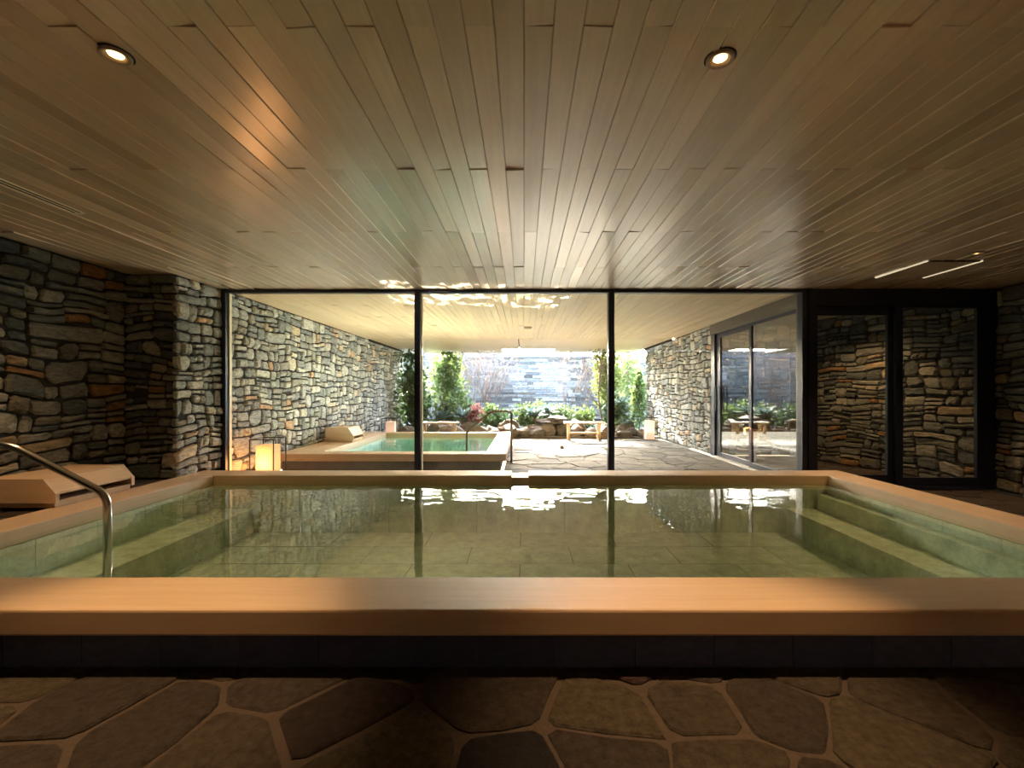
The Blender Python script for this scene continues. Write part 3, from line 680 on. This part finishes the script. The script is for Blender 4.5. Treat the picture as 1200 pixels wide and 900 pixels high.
# ------------------------------------------------------------------ benches
def bench(label, loc, L=1.12, rz=0):
    t = thing('wooden_bench', label, 'bench', loc, rz); a = L/2; H = .52
    for i in range(3): MB().box(-a,a,-.17+i*.118,-.17+i*.118+.105,H-.045,H,.004).build('seat_slat', 'bench', t)
    for x in (-a+.13, a-.13):
        for y in (-.13, .13): MB().box(x-.035,x+.035,y-.035,y+.035,0,H-.085,.004).build('leg', 'bench', t)
        MB().box(x-.03,x+.03,-.165,.165,H-.085,H-.045).build('crossbar', 'bench', t)
    MB().box(-a+.165,a-.165,-.02,.02,.17,.225).build('stretcher', 'bench', t)
    return t
bench('light wooden bench standing on the sunlit terrace at right', (1.70,12.98,0))
bench('light wooden bench behind the outdoor bath at left', (-2.42,12.98,0))

# ------------------------------------------------------------------ ceiling fittings
def downlight(label, x, y, power, r=.058, group='recessed ceiling downlights', size=75):
    t = thing('downlight', label, 'downlight', (x,y,CEIL), group=group)
    MB().lathe([(r,.004),(r,-.012),(r*.90,-.015),(r*.62,-.008),(r*.55,.01)], 28).build('trim_ring', 'ring', t, smooth=True, fix=True)
    MB().lathe([(r*1.14,.001),(r*1.14,-.003),(r*.99,-.003)], 28).build('shadow_gap', 'black', t, fix=True)
    mb = MB(); mb.lathe([(.0005,-.003),(r*.5,-.003),(r*.56,.008)], 24); mb.build('lens', 'lamp', t, fix=True)
    if power:
        ld = bpy.data.lights.new('downlight_beam', 'SPOT'); ld.energy = power; ld.color = (1,.60,.28); ld.spot_size = math.radians(size); ld.spot_blend = .8; ld.shadow_soft_size = .03
        lo = bpy.data.objects.new('downlight_beam', ld); C.objects.link(lo); lo.parent = t; lo.location = (0,0,-.03)
    return t
downlight('glowing round downlight in the ceiling near the upper left', -1.75, 1.95, 38, size=50)
downlight('glowing round downlight in the ceiling right of the middle', .85, 1.97, 38, size=50)
downlight('small lit downlight in the ceiling above the far right corner', 4.71, 4.72, 17, size=110)
# further downlights outside the frame
downlight('lit downlight over the stone ledge by the left wall', -4.35, 3.3, 15, size=110)
downlight('lit downlight over the vestibule floor', 5.25, 7.7, 22, size=130)
for k_, x_ in enumerate((-3.2, -.4, 2.4, 5.0)): downlight('added unseen downlight washing the rear wall, ' + ('leftmost', 'second from the left', 'third from the left', 'rightmost')[k_], x_, -2.2, 5, size=120)  # four unseen lamps added to lift the soft light in the room
t = thing('smoke_detector', 'small round detector on the terrace ceiling', 'detector', (.09,10.05,CEIL))
MB().lathe([(.09,0),(.09,-.02),(.06,-.045),(.0005,-.05)], 20).build('housing', 'ring', t, smooth=True, fix=True)
t = thing('air_vent', 'slim slotted air vent in the ceiling at far left', 'vent', (-3.59,3.02,CEIL))
MB().box(-.055,-.035,-.62,.66,-.006,.004).box(.035,.055,-.62,.66,-.006,.004).box(-.055,.055,.64,.66,-.006,.004).box(-.008,.008,-.62,.66,-.005,.004).build('trim_frame', 'alu', t)
MB().box(-.035,-.008,-.62,.64,-.003,.002).build('slot', 'black', t); MB().box(.008,.035,-.62,.64,-.003,.002).build('slot', 'black', t)
t = thing('ceiling_hatch', 'square air unit panel with two bright cream edges in the ceiling at right', 'hatch', (4.725,5.36,CEIL))
MB().box(-.285,.285,-.34,.34,-.008,.002).build('panel', 'ceiling', t)
for s in (-1, 1): MB().box(s*.30-.014,s*.30+.014,-.37,.36,-.012,.002).build('edge_strip', 'slot', t)
MB().box(-.286,.286,-.37,-.342,-.010,.002).build('edge_strip', 'black', t)

# ================================================================== THE GARDEN
def rock_mesh(seed, sub=2):
    bm = bmesh.new(); bmesh.ops.create_icosphere(bm, subdivisions=sub, radius=1)
    for v in bm.verts:
        n = noise.noise(v.co*1.3+Vector((seed*7.7,0,0)))*.35+noise.noise(v.co*3.1+Vector((0,seed*3.3,0)))*.14
        v.co *= 1+n
        if v.co.z < -.55: v.co.z = -.55
    me = bpy.data.meshes.new('garden_rock'); bm.to_mesh(me); bm.free(); me.materials.append(M['rock']); return me
RM = [rock_mesh(i) for i in range(7)]
def rock(x, y, sx, sy, sz, label, group=None, z=.0):
    o = bpy.data.objects.new('garden_rock', R.choice(RM)); C.objects.link(o)
    o.scale = (sx, sy, sz); o.location = (x, y, z+sz*.52); o.rotation_euler = (0, 0, R.uniform(0, 6))
    return tag(o, label, 'rock', group)
x = -3.9
while x < 3.75:
    s = R.uniform(.20,.36)
    if not (.35 < x < 1.45): rock(x, 13.72+R.uniform(-.1,.22), s*1.15, s*.8, s*R.uniform(.7,1.0), 'rough tan rock in the row edging the garden bed', 'rocks edging the garden bed')
    x += s*1.5
x = -3.8
while x < 3.7:
    s = R.uniform(.2,.36)
    if not (.35 < x < 1.45): rock(x, 14.30+R.uniform(-.1,.2), s*1.2, s*.8, s*R.uniform(.7,1.0), 'tan rock in the second row of the garden edging', 'rocks of the second row', .02)
    x += s*2.3
for (x, y, sx, sy, sz, z, lab) in ((.72,14.1,.30,.30,.30,0,'blocky tan rock at the left foot of the rock pile'), (1.24,14.15,.26,.28,.33,0,'blocky tan rock at the right foot of the rock pile behind the bench'),
        (.98,14.35,.28,.25,.30,0,'dark tan rock filling the middle of the rock pile'), (.85,14.2,.52,.34,.10,.40,'flat slab rock lying across the rock pile'), (1.02,14.25,.40,.3,.09,.50,'flat capstone topmost on the rock pile')):
    rock(x, y, sx, sy, sz, lab, None, z)
o = rock(.92, 11.0, .06, .05, .06, 'small pale stone alone on the sunlit terrace', None, .004)

def leaves(mb, c, rad, n, size, rng, shape='ball', up=.3):
    for _ in range(n):
        while True:
            p = Vector((rng.uniform(-1,1), rng.uniform(-1,1), rng.uniform(-1,1)))
            if .25 < p.length < 1: break
        if shape == 'cone':
            k = (1-(p.z+1)/2)**.7*.9+.12; p = Vector((p.x*k, p.y*k, p.z))
        q = Vector(c)+Vector((p.x*rad[0], p.y*rad[1], p.z*rad[2]))
        q += Vector((noise.noise(q*2.2), noise.noise(q*2.2+Vector((9,0,0))), 0))*.18*rad[0]
        if q.z < .05: q.z = .05+rng.random()*.1
        d = Vector((rng.gauss(0,1), rng.gauss(0,1), rng.gauss(up,.7))).normalized(); s = d.orthogonal().normalized()
        s = (Matrix.Rotation(rng.uniform(0,6.28), 3, d) @ s)
        l_ = size*rng.uniform(.7,1.5); w_ = l_*.36; b = len(mb.v)
        mb.v += [tuple(q), tuple(q+d*l_*.5+s*w_), tuple(q+d*l_), tuple(q+d*l_*.5-s*w_)]; mb.f.append([b,b+1,b+2,b+3])
def branch(mb, p, d, L, r, rng, depth, tips, spread=.6, upward=.15):
    n = 3; pts = [p]; q = p
    for i in range(n):
        d = (d+Vector((rng.gauss(0,.13), rng.gauss(0,.13), rng.gauss(upward*.4,.08)))).normalized(); q = q+d*L/n; pts.append(q)
    mb.tube(pts, r, 4 if depth > 1 else 3, r*.6, caps=False)
    if depth == 0: tips.append(q); return
    for k in range(rng.choice((2,3,3))):
        a = pts[rng.choice((1,2,3))]; nd = (d+Vector((rng.gauss(0,spread), rng.gauss(0,spread), rng.gauss(upward,.35)))).normalized()
        branch(mb, a, nd, L*rng.uniform(.6,.85), r*.58, rng, depth-1, tips, spread, upward)
def plant(name, label, cat, x, y, height, rad, mleaf, n, size, seed, shape='ball', trunk=True, low=0.0, depth=3, mtwig='bark', group=None, lean=0, stems=1, thick=.028):
    rng = random.Random(seed); t = thing(name, label, cat, (x,y,.03), group=group)
    tips = []
    if trunk:
        tb = MB()
        for s_ in range(stems):
            branch(tb, Vector((rng.uniform(-.1,.1)*(stems > 1)*3, rng.uniform(-.1,.1), 0)), Vector((lean+rng.gauss(0,.12)*(stems > 1), rng.gauss(0,.05), 1)).normalized(), height*.45, thick, rng, depth, tips, .5, .25)
        tb.build('trunk', mtwig, t)
    if n:
        mb = MB(); zc = low+(height-low)/2
        if shape == 'tips' and tips:
            for _ in range(n):
                q = rng.choice(tips); leaves(mb, q, (.22,.22,.22), 1, size, rng)
        else:
            k = 7
            for i in range(k):                # several clumps make an uneven crown
                if shape == 'cone': leaves(mb, (0,0,zc), (rad,rad,(height-low)/2), n//k, size, rng, 'cone'); continue
                a = rng.uniform(0,6.28); rr = rad*.5*rng.random()
                cz = low+(height-low)*(.2+.6*(i+.5)/k)
                leaves(mb, (rr*math.cos(a), rr*math.sin(a), cz), (rad*.72,rad*.72,(height-low)*.27), n//k, size, rng)
        mb.build('foliage', mleaf, t, kind='stuff')
    return t
plant('evergreen_shrub', 'tall dark evergreen filling the left corner against the stone wall', 'tree', -3.6, 14.9, 2.75, .55, 'leaf_dark', 1500, .13, 1, 'ball', depth=2)
plant('evergreen_shrub', 'bushy dark evergreen low beside the left wall', 'shrub', -3.65, 15.4, 1.5, .65, 'leaf_dark', 900, .12, 2, 'ball', depth=2)
plant('leafy_tree', 'slim green leafy tree right of the left mullion', 'tree', -2.62, 16.2, 3.05, .62, 'leaf_mid', 1600, .12, 3, 'ball', low=.5)
plant('leafy_tree', 'pale yellow green tree behind the slim green tree at left', 'tree', -3.15, 17.2, 3.1, .75, 'leaf_lime', 1300, .11, 4, 'ball', low=.8)
plant('leafy_shrub', 'mid green shrub below the slim tree at left', 'shrub', -2.55, 15.2, 1.35, .6, 'leaf_mid', 900, .11, 5)
plant('bare_tree', 'leafless pinkish tree with fine upright stems left of centre', 'tree', -1.35, 17.0, 3.4, .8, 'leaf_tan', 120, .05, 6, 'tips', depth=5, mtwig='twig', stems=6, thick=.022)
plant('bare_tree', 'leafless pinkish tree with spreading twigs beside the slim green tree', 'tree', -2.0, 17.6, 3.3, .8, 'leaf_tan', 120, .05, 7, 'tips', depth=5, mtwig='twig', stems=5, thick=.022)
plant('bare_tree', 'leafless tree with long arching twigs before the white slate', 'tree', 1.75, 16.6, 3.2, .8, 'leaf_tan', 260, .06, 8, 'tips', depth=5, mtwig='twig', stems=4, thick=.022)
plant('bare_tree', 'leaning bare tree with thick pale trunk behind the right bench', 'tree', 2.70, 15.3, 2.9, .7, 'leaf_tan', 160, .06, 9, 'tips', depth=5, mtwig='twig', lean=-.38, thick=.045)
plant('leafy_tree', 'tall sunlit yellow green tree behind the right mullion', 'tree', 2.95, 16.0, 3.15, .66, 'leaf_lime', 1900, .12, 10, low=.7)
plant('leafy_tree', 'yellow green tree right of the right mullion', 'tree', 4.25, 18.0, 3.2, .70, 'leaf_lime', 1600, .12, 11, low=.7)
plant('conifer', 'upright olive green conifer next to the right terrace wall', 'tree', 3.98, 15.7, 2.1, .42, 'leaf_mid', 1400, .10, 12, 'cone', depth=1)
plant('leafy_shrub', 'dark green shrub behind the right mullion', 'shrub', 3.0, 15.0, 1.15, .6, 'leaf_dark', 900, .11, 13)
plant('leafy_shrub', 'low green shrub behind the right bench', 'shrub', 1.95, 15.1, .85, .55, 'leaf_mid', 700, .10, 14)
plant('leafy_shrub', 'low dark green shrub in the middle of the bed', 'shrub', .0, 15.2, 1.0, .55, 'leaf_mid', 700, .10, 15)
plant('leafy_shrub', 'low dark shrub left of the middle of the bed', 'shrub', -.85, 15.0, .8, .5, 'leaf_dark', 600, .10, 16)
plant('leafy_shrub', 'low green shrub right of the middle beside the blue succulents', 'shrub', .62, 15.8, 1.05, .5, 'leaf_mid', 600, .10, 17)
plant('red_shrub', 'small red leaved shrub left of the bronze handrail', 'shrub', -1.62, 14.7, .92, .34, 'leaf_red', 420, .08, 18, low=.35, depth=2)
plant('leafy_shrub', 'dark green shrub between the slim tree and the red leaved shrub', 'shrub', -2.05, 15.9, 1.15, .5, 'leaf_dark', 700, .10, 20)
plant('leafy_shrub', 'mid green shrub under the leafless pinkish tree', 'shrub', -1.15, 15.7, .95, .5, 'leaf_mid', 700, .10, 21)
plant('leafy_shrub', 'loose grassy shrub before the pale slate', 'shrub', 1.25, 15.6, .95, .5, 'leaf_mid', 500, .10, 22)
plant('leafy_shrub', 'low green shrub at the foot of the conifer', 'shrub', 3.2, 14.4, .6, .4, 'leaf_mid', 400, .10, 19)
def agave(label, x, y, s, seed, z=.35):
    s *= 1.25; z += .12
    rng = random.Random(seed); t = thing('agave', label, 'succulent', (x,y,.03)); mb = MB()
    for i in range(22):
        a = i*2.4+rng.uniform(-.2,.2); el = rng.uniform(.25,1.1); L = s*rng.uniform(.75,1.1); d = Vector((math.cos(a)*math.cos(el), math.sin(a)*math.cos(el), math.sin(el))); sd_ = Vector((-math.sin(a), math.cos(a), 0)); up = d.cross(sd_)
        b = len(mb.v); pts = [Vector((0,0,z))+d*L*k-Vector((0,0,1))*L*.22*k*k for k in (0,.45,.8,1)]
        for p, w_ in zip(pts, (.035,.06,.045,.004)): mb.v += [tuple(p-sd_*w_*s*2), tuple(p+up*.02*s), tuple(p+sd_*w_*s*2)]
        for k in range(3):
            for e in range(2): mb.f.append([b+k*3+e, b+k*3+e+1, b+k*3+e+4, b+k*3+e+3])
    mb.build('leaf_rosette', 'leaf_blue', t, kind='stuff'); MB().tube([(0,0,0),(0,0,z+.05)], .05, 8).build('stem', 'bark', t)
agave('blue green succulent rosette behind the left bench', -2.65, 14.6, .42, 1)
agave('blue green succulent rosette left of the red leaved shrub', -1.95, 14.5, .46, 2, .38)
agave('blue green succulent rosette left of the rock pile', .35, 14.6, .48, 3, .42)
agave('blue green succulent rosette just behind the rock pile', .78, 15.0, .40, 4, .52)
agave('small blue green succulent right of the right mullion', 3.15, 14.05, .30, 5, .22)
